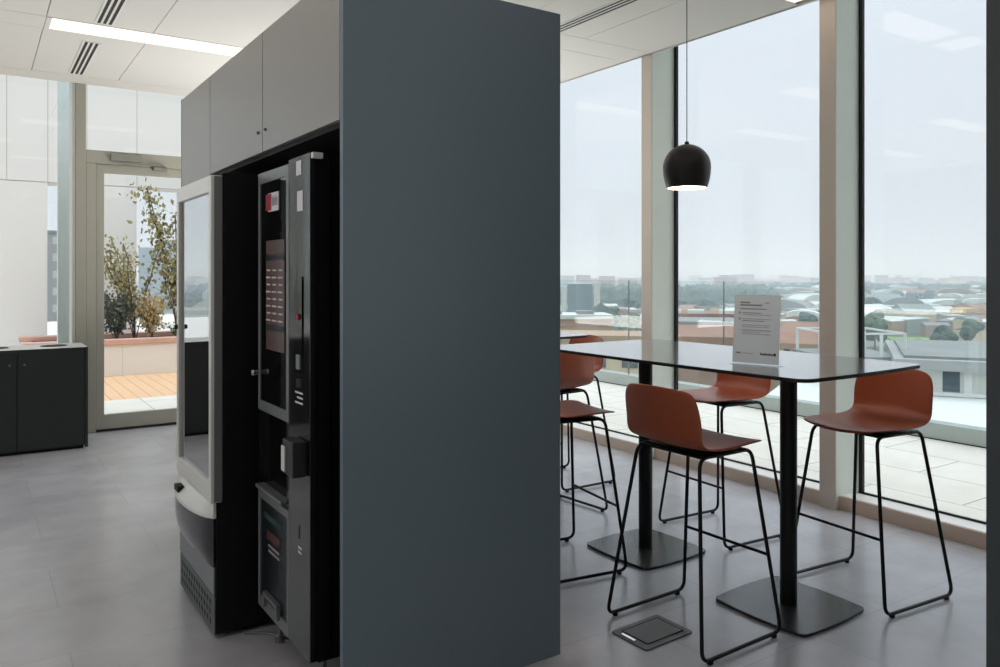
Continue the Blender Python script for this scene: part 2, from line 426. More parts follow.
en('plinth', [(XC+.03, XB-.02, 4.07, YE-.03, 0, .058)], 'inner')

# ------------------------------------------------------------------ snack machine
sm = empty('snack_vending_machine', (1.2, 3.52, 0), 0, 'silver framed glass front snack vending machine standing out of the cabinet block', 'vending machine')
o1 = Vector((1.2, 3.52, 0))
def pt(root, o, name, boxes, m, parent=None, bevel=0):
    b = MB()
    for q in boxes: b.box(q[0]-o.x, q[1]-o.x, q[2]-o.y, q[3]-o.y, q[4], q[5], bevel)
    return b.build(name, m, parent or root)
Y0, Y1 = 3.205, 3.835
# black carcass, hollow behind the glass
pt(sm, o1, 'body', [(.817, 1.62, Y0, Y0+.03, .02, 1.85), (.817, 1.62, Y1-.03, Y1, .02, 1.85), (1.2, 1.62, Y0+.03, Y1-.03, .02, 1.85),
                    (.817, 1.2, Y0+.03, Y1-.03, 1.80, 1.85), (.817, 1.2, Y0+.03, Y1-.03, .02, .60), (.7945, .817, Y0, Y1, .02, .532)], 'black')
for k in range(4):
    pt(sm, o1, 'foot', [((.85, .91, 1.5, 1.56)[k] if k < 2 else (1.5 if k == 2 else 1.5), (.85, .91, 1.5, 1.56)[k]+.05 if k < 2 else 1.55, (Y0+.03 if k % 2 else Y1-.08), (Y0+.08 if k % 2 else Y1-.03), 0, .02)], 'inner')
dr = pt(sm, o1, 'door_frame', [(.772, .815, Y0, Y0+.036, .54, 1.84), (.772, .815, Y1-.036, Y1, .54, 1.84), (.772, .815, Y0+.036, Y1-.036, 1.775, 1.84), (.772, .815, Y0+.036, Y1-.036, .54, .612)], 'silver', bevel=.004)
pt(sm, o1, 'door_side_strip', [(.785, .8155, Y0-.004, Y0-.0005, .545, 1.836)], 'silver2', dr)
pt(sm, o1, 'glass', [(.786, .792, Y0+.036, Y1-.036, .612, 1.775)], 'mglass', dr)
for y in (3.39, 3.60): pt(sm, o1, 'pale_strip', [(.796, .802, y-.008, y+.008, .66, 1.72)], 'paperw', dr)  # two thin pale upright strips just behind the glass
pt(sm, o1, 'delivery_flap', [(.80, .812, Y0+.037, Y1-.037, .613, .70)], 'silver2', dr)
pt(sm, o1, 'flap_mark', [(.7975, .7995, Y1-.30, Y1-.22, .655, .70)], 'inkd', dr)
for z in (.80, .96, 1.12, 1.28, 1.44, 1.60): pt(sm, o1, 'shelf', [(.83, 1.19, Y0+.031, Y1-.031, z, z+.012)], 'silver2')
lk = MB().lathe([(0, .014), (.009, .014), (.011, .008), (.011, 0), (0, 0)], n=20).build('lock', 'black2', dr, True)
lk.matrix_local = Matrix.Translation((.772-o1.x, Y1-.02-o1.y, 1.205)) @ Matrix.Rotation(-PI/2, 4, 'Y')
for z in (1.62, 1.50, 1.30, 1.02, .80, .62): pt(sm, o1, 'hinge', [(.8155, .826, Y0-.008, Y0-.0005, z, z+.05)], 'inner', dr)
# bulging retrieval bin: outlines stacked upwards, tapered below, sloping lid above
def bulge(sc_, z, n=18, depth=.062):
    ya, yb = Y0+.006, Y1+.002
    pts = [(.794-o1.x, ya-o1.y, z)]
    for k in range(n+1):
        t = k/n
        pts.append((.784-depth*sc_*math.sin(PI*t)**.6-o1.x, ya+(yb-ya)*t-o1.y, z))
    return pts+[(.794-o1.x, yb-o1.y, z)]
def loft(levels):
    b = MB(); R_ = [[b.bm.verts.new(p) for p in bulge(*q)] for q in levels]
    for lo, hi in zip(R_, R_[1:]):
        for i in range(len(lo)): b.bm.faces.new((lo[i], lo[(i+1) % len(lo)], hi[(i+1) % len(lo)], hi[i]))
    b.bm.faces.new(R_[0][::-1]); b.bm.faces.new(R_[-1])
    return b
bn = loft([(.25, .285), (.55, .31), (.8, .345), (.95, .39), (1, .44), (1, .478)]).build('retrieval_bin', 'gloss', sm, True)
tp = loft([(1.02, .478), (1.02, .486), (.9, .497), (.2, .533), (.15, .536)]).build('bin_lid', 'silver', bn, True)
h = MB().box(.728-o1.x, .757-o1.x, 3.60-o1.y, 3.67-o1.y, .499, .526, .004).build('latch', 'inner', bn)
pt(sm, o1, 'lower_panel', [(.786, .794, Y0+.012, Y1-.002, .168, .284)], 'silver2', bevel=.004)
vg = pt(sm, o1, 'vent_panel', [(.788, .794, Y0+.006, Y1-.002, .014, .164)], 'vent', bevel=.003)
for a in range(3):
    for b in range(12):
        y = Y0+.06+b*.046+(a % 2)*.01; z = .04+a*.038
        MB().prism([(y-o1.y, z), (y+.018-o1.y, z+.006), (y+.018-o1.y, z+.026), (y-o1.y, z+.020)], .7868-o1.x, .7879-o1.x, 'x').build('vent_slot', 'inner', vg)

# ------------------------------------------------------------------ coffee machine
cm = empty('coffee_vending_machine', (1.25, 2.82, 0), 0, 'black glossy coffee vending machine recessed in the cabinet block', 'vending machine')
o2 = Vector((1.25, 2.82, 0))
Y0, Y1, YM, XF = 2.531, 3.111, 2.746, .93
pt(cm, o2, 'body', [(XF+.028, 1.62, Y0+.002, Y1-.002, .14, 1.85)], 'black')
for k, (x, y) in enumerate(((1.0, Y0+.06), (1.0, Y1-.06), (1.55, Y0+.06), (1.55, Y1-.06))):
    MB().lathe([(0, 0), (.022, 0), (.022, .012), (.010, .018), (.010, .14), (0, .14)], x-o2.x, y-o2.y, 16).build('foot', 'silver2', cm, True)
def fp(name, y0, y1, z0, z1, m, dx0=0, dx1=.026, parent=None, bevel=0):
    return pt(cm, o2, name, [(XF+dx0, XF+dx1, y0, y1, z0, z1)], m, parent, bevel)
colm = fp('control_column', Y0, YM, .145, 1.855, 'mirror', bevel=.002)
upp = pt(cm, o2, 'upper_door', [(XF, XF+.026, YM+.002, YM+.030, .915, 1.842), (XF, XF+.026, Y1-.022, Y1, .915, 1.842), (XF, XF+.026, YM+.03, Y1-.022, 1.80, 1.842), (XF, XF+.026, YM+.03, Y1-.022, .915, .955)], 'silver2', bevel=.002)
fp('display_glass', YM+.03, Y1-.022, 1.60, 1.80, 'screen', .004, .022, upp)
fp('menu_panel', YM+.03, Y1-.022, 1.135, 1.60, 'screen', .004, .022, upp)
mn = fp('menu_print', YM+.05, Y1-.10, 1.16, 1.575, 'menu', .001, .0035, upp)
for z in (1.50, 1.235): fp('menu_band', YM+.052, Y1-.102, z, z+.022, 'menud', -.0005, .0008, mn)
for k in range(3):
    for j in range(8): fp('menu_line', YM+.07+k*.07, YM+.12+k*.07-.01*(j % 2), 1.27+j*.027, 1.276+j*.027, 'inkr', -.0005, .0008, mn)
fp('lower_glass', YM+.03, Y1-.022, .955, 1.135, 'gloss', .004, .022, upp)
st = fp('brand_sticker', 2.865, 2.985, 1.685, 1.755, 'paperw', .001, .0035, upp)
fp('sticker_square', 2.945, 3.01, 1.69, 1.752, 'red', -.0005, .0008, st)
b = MB()
for k in range(6):
    y = 2.875+k*.011; b.box(XF-.0005-o2.x, XF+.0008-o2.x, y-o2.y, y+.005-o2.y, 1.705, 1.735+.008*(k % 2))
b.build('sticker_lettering', 'ink', st)
nc = pt(cm, o2, 'dispensing_niche', [(XF+.004, XF+.026, YM+.002, YM+.035, .60, .913), (XF+.022, XF+.027, YM+.035, Y1, .60, .913), (XF, XF+.022, Y1-.015, Y1, .60, .913)], 'gloss')
pt(cm, o2, 'cup_shelf', [(XF-.015, XF+.022, YM+.04, Y1-.016, .612, .626)], 'silver2', nc, .002)
lw = pt(cm, o2, 'lower_door', [(XF, XF+.026, YM+.002, YM+.022, .145, .598), (XF, XF+.026, Y1-.022, Y1, .145, .598), (XF, XF+.026, YM+.022, Y1-.022, .57, .598), (XF, XF+.026, YM+.022, Y1-.022, .145, .19)], 'silver2', bevel=.002)
po = fp('poster', YM+.022, Y1-.022, .19, .57, 'poster', .006, .022, lw)
fp('poster_heading', YM+.09, Y1-.07, .505, .525, 'green', .004, .0058, po)
fp('poster_block', YM+.11, Y1-.10, .43, .465, 'redd', .004, .0058, po)
for z in (.405, .385): fp('poster_line', YM+.12, Y1-.12, z, z+.008, 'ink', .004, .0058, po)
pt(cm, o2, 'pull_handle', [(XF-.012, XF+.003, YM+.10, Y1-.10, .215, .23), (XF-.012, XF+.003, YM+.10, YM+.115, .175, .215), (XF-.012, XF+.003, Y1-.115, Y1-.10, .175, .215)], 'silver2', lw)
fp('label', 2.615, 2.665, 1.79, 1.84, 'paperw', -.001, .002, colm)
fp('sticker', 2.60, 2.655, 1.665, 1.735, 'paperw', -.001, .002, colm)
fp('keypad', 2.60, 2.672, 1.11, 1.44, 'gloss', -.004, .002, colm)
kb = MB().lathe([(0, .006), (.011, .006), (.011, 0), (0, 0)], n=20).build('button', 'red', colm, True)
kb.matrix_local = Matrix.Translation((XF-.004-o2.x, 2.632-o2.y, 1.30)) @ Matrix.Rotation(-PI/2, 4, 'Y')
fp('coin_slot', 2.612, 2.648, 1.12, 1.17, 'silver2', -.008, -.004, colm)
fp('lock', 2.635, 2.65, 1.055, 1.085, 'chrome', -.006, .002, colm)
for k, z in enumerate((1.035, 1.018, 1.0)): fp('text_line', 2.60, 2.675-.02*(k == 1), z, z+.006, 'paperw', -.001, .002, colm)
rd = fp('card_reader', 2.552, 2.66, .765, .885, 'black2', -.052, -.0005, colm, .006)
fp('reader_face', 2.625, 2.659, .775, .86, 'silver', -.056, -.051, rd)
fp('key_slot', 2.628, 2.638, .535, .58, 'inner', -.001, .002, colm)
for k in range(2): fp('text_line', 2.61, 2.645, .50-k*.016, .508-k*.016, 'paperw', -.001, .002, colm)
pt(cm, o2, 'hinge', [(XF+.002, XF+.04, Y0-.02, Y0-.001, 1.835, 1.855)], 'white', None, .003)
pt(cm, o2, 'side_seam', [(1.0, 1.006, Y0-.0005, Y0+.001, .15, 1.85)], 'gloss')
kn = MB().lathe([(0, .03), (.010, .03), (.014, .022), (.010, .010), (.008, 0), (0, 0)], n=20).build('knob', 'chrome', upp, True)
kn.matrix_local = Matrix.Translation((XF-o2.x, Y1-.006-o2.y, 1.06)) @ Matrix.Rotation(-PI/2, 4, 'Y')
tag(MB().tube(fillet([(.90, 3.19, .006), (1.0, 3.12, .006), (1.02, 3.0, .006), (1.25, 2.95, .006)], .05), .006, n=8).build('power_cable', 'silver2', None, True),
    'grey power cable on the floor between the two vending machines', 'cable')

# ------------------------------------------------------------------ bar tables
def make_table(label):
    t = empty('bar_table', (0, 0, 0), 0, label, 'table', 'high bar tables by the window')
    hx, hy = .432, .80
    o = rrect(-hx, hx, -hy, hy, .06, 6, .012)
    tp = MB().prism(o, 1.049, 1.0605).build('tabletop', 'ttop', t)
    MB().prism([(a*1.0015, b*1.001) for a, b in o], 1.046, 1.0575).build('edge', 'tedge', tp)
    for s in (-1, 1):
        y = s*.43
        MB().lathe([(0, .014), (.036, .014), (.036, 1.04), (0, 1.04)], 0, y, 28).build('pole', 'pole', t, True)
        MB().box(-.13, .13, y-.09, y+.09, 1.038, 1.0455).build('mounting_plate', 'pole', t)
        b = MB().prism(rrect(-.226, .226, y-.226, y+.226, .032, 5, .012), .004, .0145).build('base_plate', 'plate', t)
        MB().prism(rrect(-.19, .19, y-.19, y+.19, .04, 5), 0, .004).build('base_pad', 'inner', b)
    return t
T1 = make_table('high bar table in front with a white notice standing on it')
T1.location = (2.94, 2.572, 0); T1.rotation_euler.z = math.radians(1.2)
T2 = copy_tree(T1); T2.location = (2.80, 4.60, 0); T2.rotation_euler.z = math.radians(1.0)
T2['label'] = 'second high bar table behind, only its near end showing past the grey block'

# ------------------------------------------------------------------ bar stools
def make_stool():
    st = empty('bar_stool', (0, 0, 0))
    prof = [(.240, .748, .150), (.222, .759, .188), (.16, .765, .205), (.06, .760, .208), (-.04, .757, .207), (-.11, .760, .205),
            (-.160, .776, .202), (-.190, .812, .202), (-.206, .865, .203), (-.219, .925, .201), (-.228, .980, .188), (-.232, 1.010, .155)]
    bm = bmesh.new(); NT = 12; grid = []
    for i, (x, z, w) in enumerate(prof):
        k = min(1, max(0, (z-.77)/.09)) if i > 5 else 0
        row = []
        for j in range(NT+1):
            t = -1+2*j/NT
            row.append(bm.verts.new((x+.035*k*t*t+(1-k)*0-(.022*t*t if i == 0 else 0), w*t, z+(1-k)*.010*t*t-(.012*t*t if i == len(prof)-1 else 0))))
        grid.append(row)
    for a, b in zip(grid, grid[1:]):
        for j in range(NT): bm.faces.new((a[j], a[j+1], b[j+1], b[j]))
    bmesh.ops.recalc_face_normals(bm, faces=bm.faces)
    me = bpy.data.meshes.new('seat_shell'); bm.to_mesh(me); bm.free(); me.materials.append(M['terra'])
    for p in me.polygons: p.use_smooth = True
    sh = bpy.data.objects.new('seat_shell', me); COL.objects.link(sh); sh.parent = st
    so = sh.modifiers.new('thick', 'SOLIDIFY'); so.thickness = .010; so.offset = 0
    ss = sh.modifiers.new('sub', 'SUBSURF'); ss.levels = 2; ss.render_levels = 2
    for s in (-1, 1):
        f = MB().tube(fillet([(.235, s*.255, .0155), (-.235, s*.255, .0155), (-.145, s*.165, .738), (.165, s*.165, .738)], .045, True, 7), .0078, True, 12).build('side_frame', 'rod', st, True)
        for x in (.19, -.19): MB().lathe([(0, 0), (.010, 0), (.012, .004), (.011, .012), (0, .012)], x, s*.255, 14).build('glide', 'inner', f, True)
    MB().tube([(.2055, -.218, .315), (.2055, .218, .315)], .0065, n=12).build('footrest', 'rod', st, True)
    MB().box(-.10, .10, -.17, .17, .733, .746, .003).box(-.13, -.105, -.165, .165, .732, .742).box(.12, .145, -.165, .165, .732, .742).build('seat_bracket', 'rod', st)
    return st
spots = [
    (2.452, 2.242, 1, 'rust brown bar stool nearest, its back to us at the front table'),
    (3.425, 2.065, 180-5, 'rust brown bar stool at the right, facing us across the corner of the front table'),
    (3.500, 2.985, 180-4, 'rust brown bar stool on the window side, behind the nearest stool and notice'),
    (2.435, 3.105, -9, 'rust brown bar stool half hidden by the grey block, seat tip toward the front table'),
    (2.905, 3.790, 95, 'rust brown bar stool turned its back to us between the two tables'),
    (3.455, 4.330, 180, 'rust brown bar stool by the window at the second table, mostly hidden'),
]
proto = make_stool()
for i, (x, y, a, lb) in enumerate(spots):
    s_ = proto if i == 0 else copy_tree(proto)
    s_.location = (x, y, 0); s_.rotation_euler.z = math.radians(a)
    tag(s_, lb, 'bar stool', 'rust brown bar stools round the high tables')

# ------------------------------------------------------------------ notice, pendant lamp, floor box
r = empty('notice_holder', (2.762, 2.172, 1.0605), math.radians(12), 'white printed notice in a clear upright stand on the front bar table', 'sign')
W, Hh = .215, .30
MB().box(-.004, -.002, -W/2, W/2, .004, Hh).build('front_sheet', 'acryl', r).rotation_euler = (0, math.radians(5), 0)
MB().box(-.03, .05, -W/2, W/2, 0, .003).build('foot', 'acryl', r)
pb = MB(); pb.bm.faces.new([pb.bm.verts.new(v) for v in ((-.0012, W/2-.003, .006), (-.0012, -W/2+.003, .006), (-.0012, -W/2+.003, Hh-.002), (-.0012, W/2-.003, Hh-.002))])
pp = pb.build('paper', 'paper', r, flat=True)
pp.rotation_euler = (0, math.radians(5), 0)
def ln(name, a, z, w_, h_, m): MB().box(-.0022, -.0016, a-w_, a, z, z+h_).build(name, m, pp)
y0 = W/2-.03
ln('heading', y0, .262, .045, .006, 'ink'); ln('heading', y0, .251, .10, .006, 'ink'); ln('heading', -.035, .262, .02, .005, 'inkr')
ln('text_line', y0, .236, .12, .004, 'ink')
for k, (z, w_) in enumerate(((.219, .085), (.211, .13), (.193, .13), (.185, .10), (.167, .125), (.159, .12), (.145, .13), (.137, .085), (.129, .13))):
    ln('text_line', y0-.012, z, w_, .003, 'inkr' if k % 3 else 'ink')
for z in (.216, .19): ln('bullet', y0+.006, z, .010, .009, 'inkr')
ln('small_logo', y0+.012, .045, .022, .006, 'ink'); ln('small_print', y0-.018, .046, .05, .003, 'inkr')
for k in range(9): ln('logo_lettering', -.022-k*.0065, .043, .0048, .0075 if k % 3 else .010, 'inkd')
ln('logo_mark', -.081, .042, .010, .012, 'inkd')

r = empty('pendant_lamp', (2.83, 2.62, CZ), 0, 'black ball pendant lamp hanging over the front bar table', 'lamp')
zc = 1.958-CZ
outer = [(.006, zc+.110)]+[(.1125*math.cos(a), zc+.110*math.sin(a)) for a in [math.radians(84-6*k) for k in range(0, 15)]]
outer += [(.1125*math.sqrt(1-(q/.18)**2), zc-q) for q in (.015, .03, .045, .06, .075, .088, .099)]
MB().lathe(outer).build('shade', 'shade', r, True)
inner = [(max(0, rr-.004), z-.003) for rr, z in outer[:-1]]+[(.0885, zc-.099), (.0940, zc-.099)]
MB().lathe([(0, inner[0][1])]+inner).build('shade_lining', 'shadein', r, True)
MB().lathe([(0, zc+.122), (.010, zc+.122), (.012, zc+.106), (0, zc+.106)], n=16).build('cap', 'shade', r, True)
MB().tube([(0, 0, zc+.12), (0, 0, -.02)], .0022, n=8).build('cord', 'shade', r, True)
MB().lathe([(0, 0), (.05, 0), (.05, -.02), (.045, -.025), (0, -.025)], n=28).build('ceiling_rose', 'shade', r, True)
b_ = MB(); b_.blob((0, 0, zc-.055), .034, 1, 3, 0); b_.build('bulb', 'bulb', r, True)
ld = bpy.data.lights.new('pendant_light', 'POINT'); ld.energy = 6; ld.color = (1, .83, .65); ld.shadow_soft_size = .04
lo_ = bpy.data.objects.new('pendant_light', ld); COL.objects.link(lo_); lo_.parent = r; lo_.location = (0, 0, zc-.10)

r = empty('floor_box', (2.270, 2.288, 0), math.radians(2), 'grey square service outlet set in the floor beside the nearest stool', 'floor socket')
MB().prism(rrect(-.135, .135, -.098, .098, .012, 3), .0005, .006).build('frame', 'socket', r)
l_ = MB().box(-.095, .105, -.066, .070, .0062, .008).build('lid', 'socketlid', r)
MB().box(-.098, .108, -.0695, -.0665, .0062, .0085).box(-.098, .108, .0705, .0735, .0062, .0085).box(.1055, .1085, -.0665, .0705, .0062, .0085).box(-.0985, -.0955, -.0665, .0705, .0062, .0085).build('lid_gap', 'inner', l_)
MB().box(-.122, -.108, -.02, .055, .0062, .0085, .001).build('lift_handle', 'chrome', r)

# ------------------------------------------------------------------ terraces outside
def ground(name, mb, m): return mb.build(name, m, kind='structure')
ground('terrace_floor', MB().box(4.76, 7.06, -8, 30, -.14, -.02), 'paver')
r = empty('terrace_kerb', (7.12, 8, -.02), 0, 'low grey metal kerb along the far edge of the white terrace', 'kerb')
MB().box(-.06, .10, -16, 20, -.1, .145).build('kerb_body', 'curb', r)
MB().box(-.067, -.061, -16, 20, 0, .01).build('base_joint', 'gasket', r)
r = empty('glass_balustrade', (7.12, 0, .125), 0, 'clear glass balustrade standing on the terrace kerb outside the windows', 'railing')
for k in range(-2, 8):
    y = 2.892+1.57*k
    MB().box(-.01, .01, y+.008, y+1.562, .001, 1.235).build('glass_panel', 'bal', r)
    MB().box(-.011, .011, y-.002, y+.002, .001, 1.235).build('panel_joint', 'silver2', r)
# left terrace beyond the door
ground('terrace_paving', MB().box(-8, 4.7, 8.29, 9.985, -.12, -.01), 'paver')
r = empty('terrace_deck', (0, 9.985, -.01), 0, 'orange wooden plank deck on the terrace beyond the glass door', 'deck')
b = MB()
for k in range(-40, 32):
    x = k*.145; b.box(x+.003, x+.142, 0, 2.345, -.05, .0)
b.build('planks', 'deck', r)
MB().box(-5.8, 4.6, 0, 2.345, -.1, -.051).build('joists', 'bark', r)
r = empty('planter_wall', (0, 12.335, 0), 0, 'long low off-white planter with a terracotta coping behind the wooden deck', 'planter')
MB().box(.57, 6, 0, .12, -.1, .43).box(.57, 6, 1.3, 1.42, -.1, .43).box(.57, .69, .12, 1.3, -.1, .43).box(5.88, 6, .12, 1.3, -.1, .43).build('wall', 'stucco', r)
b = MB()
for k in range(1, 5): b.box(k*1.2+.55, k*1.2+.556, -.001, .002, 0, .43)
b.build('wall_joints', 'joint', r)
MB().box(.54, 6.03, -.03, .17, .43, .51, .012).box(.54, 6.03, 1.25, 1.45, .43, .51, .012).build('coping', 'coping', r)
MB().box(.70, 5.87, .13, 1.29, -.1, .40).build('soil', 'soil', r)
# white portal behind the planter
r = empty('white_portal', (1, 14.6, -.1), 0, 'tall white panelled portal frame standing outside beyond the planter', 'building')
def po_(name, boxes, m, parent=None):
    b = MB()
    for q in boxes: b.box(q[0]-1, q[1]-1, q[2]-14.6, q[3]-14.6, q[4]+.1, q[5]+.1)
    return b.build(name, m, parent or r)
po_('pillar', [(-1.0, .93, 14.0, 14.7, -.1, 2.86)], 'facade')
po_('pillar', [(1.50, 2.20, 14.0, 14.7, -.1, 2.86)], 'facade')
po_('lintel', [(-1.0, 6.4, 14.0, 14.7, 2.875, 6.2)], 'facade')
jb = MB()
for x in (-.55, .39, .93, 1.47, 2.20, 3.10, 4.0): jb.box(x-1, x+.012-1, -.602, -.598, 2.97, 6.3)
jb.box(-2, 5.4, -.603, -.597, 2.965, 2.975)
jb.build('panel_joints', 'joint', r)
tag(MB().box(.685, .803, 8.94, 9.06, -.01, 4.6, .004).build('terrace_post', 'post'), 'pale teal steel post outside the left window', 'post')

def twig_plant(name, loc, label, cat, hgt, spread, n_st, n_lf, m, leaf=.05, lean=.4, grp=None):
    r = empty(name, loc, 0, label, cat, grp)
    b = MB(); lf = MB()
    for k in range(n_st):
        a = rnd.uniform(0, 2*PI); L = hgt*rnd.uniform(.7, 1); s0 = spread*rnd.uniform(.3, 1)
        pts = [(0, 0, 0)]
        for q in range(1, 7):
            t = q/6
            pts.append((math.cos(a)*s0*t**1.4+rnd.uniform(-.03, .03), math.sin(a)*s0*t**1.4*.8+rnd.uniform(-.03, .03), L*t))
        b.tube(pts, .008 if hgt > 1.2 else .004, n=5)
        for q in range(n_lf):
            t = rnd.uniform(.22, 1)**.8; i = min(5, int(t*6)); f = t*6-i
            p = Vector(pts[i]).lerp(Vector(pts[i+1]), f)
            d = .05+.16*hgt/2*rnd.random()
            lf.leaf(p+Vector((rnd.gauss(0, d*.6), rnd.gauss(0, d*.6), rnd.gauss(0, d*.5))), leaf*rnd.uniform(.6, 1.3))
    b.build('stems', 'bark', r); lf.build('foliage', m, r, flat=True)
    return r
twig_plant('small_tree', (2.62, 12.95, .40), 'tall thin tree with olive leaves in the planter beside the vending machine', 'tree', 2.40, .50, 10, 170, 'leafo', .085)
twig_plant('small_tree', (2.02, 13.0, .40), 'loose open shrub with scattered olive leaves in the planter, mid door', 'shrub', 1.62, .66, 9, 95, 'leafo', .08)
twig_plant('leafy_shrub', (1.76, 12.95, .40), 'dense dark green bush at the left end of the planter seen through the door', 'shrub', .82, .38, 14, 95, 'leafd', .06)
twig_plant('leafy_shrub', (2.22, 12.75, .40), 'golden feathery bush in the planter, right of the dark bush', 'shrub', .72, .26, 14, 80, 'leafy', .05)
twig_plant('leafy_shrub', (2.68, 12.72, .40), 'low green ground cover on the planter edge beside the vending machine', 'shrub', .30, .34, 16, 60, 'leafg', .05)
twig_plant('small_tree', (3.2, 13.0, .40), 'loose olive shrub in the planter hidden behind the vending machine', 'shrub', 1.5, .5, 6, 60, 'leafo', .07)

# ------------------------------------------------------------------ the town below
GZ = -30.0
def cmat(name, col, var=.05): return mat('town_'+name, col, .8, var=var, scale=.3)
CW = dict(white=cmat('white', (202, 200, 194)), cream=cmat('cream', (208, 192, 164)), pink=cmat('pink', (170, 140, 130)), grey=cmat('grey', (160, 162, 162)),
          blue=cmat('bluegrey', (92, 118, 126)), brick=cmat('brick', (150, 120, 106), .2), tile=cmat('tile', (150, 116, 102), .35), roofg=cmat('roofgrey', (140, 144, 144), .2),
          roofw=cmat('roofwhite', (214, 216, 214)), dark=cmat('glazing', (70, 82, 92)), tan=cmat('tan', (172, 148, 126)), tree=cmat('tree', (72, 92, 66), .35), treeb=cmat('treedark', (50, 72, 62), .35),
          lawn=cmat('lawn', (122, 158, 84), .15), orange=cmat('orange', (206, 170, 118)))
gm = bpy.data.materials.new('town_ground'); gm.use_nodes = True
N = gm.node_tree.nodes; L = gm.node_tree.links
tc = N.new('ShaderNodeTexCoord'); vo = N.new('ShaderNodeTexVoronoi'); vo.inputs['Scale'].default_value = .02
rp = N.new('ShaderNodeValToRGB'); rp.color_ramp.interpolation = 'CONSTANT'
e = rp.color_ramp.elements
e[0].position = 0; e[0].color = lin((78, 94, 70))+(1,)
e[1].position = .35; e[1].color = lin((124, 126, 122))+(1,)
for p_, c_ in ((.5, (68, 88, 64)), (.68, (146, 142, 132)), (.8, (92, 112, 76)), (.92, (116, 118, 116))):
    q = e.new(p_); q.color = lin(c_)+(1,)
sp = N.new('ShaderNodeSeparateColor')
L.new(tc.outputs['Object'], vo.inputs['Vector']); L.new(vo.outputs['Color'], sp.inputs['Color']); L.new(sp.outputs[0], rp.inputs['Fac'])
L.new(rp.outputs['Color'], N['Principled BSDF'].inputs['Base Color']); N['Principled BSDF'].inputs['Roughness'].default_value = .9
MB().box(-9000, 12000, -3000, 14000, GZ-2, GZ).build('town_ground', gm, kind='structure')
# the tower we are in, below the terraces
MB().box(-8, 7.2, -8, 30, GZ, -.15).build('tower_base', CW['white'], kind='structure')

placed = []
def free(p, r):
    for q, s in placed:
        if (q-p).length < r+s: return False
    placed.append((p.copy(), r)); return True
def block(name, px, d, w, dep, top, wall, roof, label, cat='building', grp=None, rot=None, floors=0, bays=0, base=GZ, shape='flat', glaz='dark'):
    p = far(px, d, base); h = top-base
    r = empty(name, p, (-math.atan2(p.x, p.y) if rot is None else rot), label, cat, grp)
    b = MB(); b.box(-w/2, w/2, 0, dep, 0, h); b.build('walls', CW[wall], r)
    if shape == 'flat':
        MB().box(-w/2-.25, w/2+.25, -.25, dep+.25, h, h+.5).build('roof', CW[roof], r)
    elif shape == 'gable':
        n = max(1, int(dep/22)); b = MB()
        for k in range(n):
            a, c_ = dep*k/n, dep*(k+1)/n
            b.prism([(a, h), (c_, h), ((a+c_)/2, h+(c_-a)*.14)], -w/2-.4, w/2+.4, 'x')
        b.build('roof', CW[roof], r)
    elif shape == 'arch':
        n = max(1, int(w/26)); b = MB()
        for k in range(n):
            a, c_ = -w/2+w*k/n, -w/2+w*(k+1)/n; m_ = (a+c_)/2; R_ = (c_-a)/2
            b.prism([(m_+R_*math.cos(PI*q/10), h+R_*.36*math.sin(PI*q/10)) for q in range(11)], -.4, dep+.4, 'y')
        b.build('roof', CW[roof], r)
    for f in range(floors):
        for k in range(bays):
            x = -w/2+w*(k+.5)/bays; z = h*(f+.35)/floors; ww = w/bays*.5; hh = h/floors*.45
            MB().box(x-ww/2, x+ww/2, -.08, .05, z, z+hh).build('window', CW[glaz], r)
    return r
# right pane: the pale wing with its low roof pavilion
r = empty('lower_wing', far(985, 43.5, GZ), math.radians(-62), 'white lower wing with a flat pale roof deck just beyond the balustrade', 'building')
MB().box(-13, 30, 0, 22, 0, zat(414, 52)-GZ).build('walls', CW['white'], r)
MB().box(-13.2, 30, -.3, 22, zat(414, 52)-GZ, zat(414, 52)-GZ+.3).build('roof_deck', CW['roofw'], r)
hz = zat(414, 52)+.3
r = empty('roof_pavilion', far(963, 57, hz), math.radians(-58), 'long pale grey pavilion with a wide cornice on the white roof beyond the balustrade', 'building')
e_z = zat(371, 57)-hz
MB().box(-4.0, 26, 0, 17, 0, e_z).build('walls', CW['white'], r)
MB().box(-4.5, 26.5, -.7, 17.5, e_z, e_z+.75).build('cornice', CW['grey'], r)
MB().box(-3.8, 25.5, .4, 16.5, e_z+.75, e_z+.95).build('roof', CW['roofg'], r)
for k in range(5):
    x = -1.3+k*5.4
    wd = MB().box(x, x+1.1, -.03, .03, .35, 2.0).build('window', CW['dark'], r)
    MB().box(x+1.35, x+1.85, -.12, .02, 0, e_z).build('pilaster', CW['roofw'], r)
MB().box(-4.1, 26, -.18, .02, .05, .3).build('plinth', CW['roofw'], r)
r = empty('steel_frame', far(882, 63, GZ), math.radians(-33), 'white open steel frame on top of a pale office building, right window', 'building')
h0 = zat(357, 63)-GZ; h1 = zat(333, 63)-GZ
MB().box(-4.2, 2.0, 0, 7, 0, h0-.2).build('walls', CW['white'], r)
MB().box(-4.4, 2.2, -.2, 7.2, h0-.2, h0).build('roof', CW['roofg'], r)
for k in range(4):
    MB().box(-3.7+k*1.6, -2.9+k*1.6, -.05, .03, h0-1.9, h0-.5).build('window', CW['dark'], r)
for x in (-4.1, -2.1, 0, 1.9):
    for y in (.1, 6.9): MB().box(x-.1, x+.1, y-.1, y+.1, h0, h1-.15).build('frame_post', CW['roofw'], r)
for y in (.1, 6.9): MB().box(-4.2, 2.0, y-.1, y+.1, h1-.15, h1).build('frame_beam', CW['roofw'], r)
for x in (-4.1, 1.9): MB().box(x-.1, x+.1, .2, 6.8, h1-.15, h1).build('frame_beam', CW['roofw'], r)
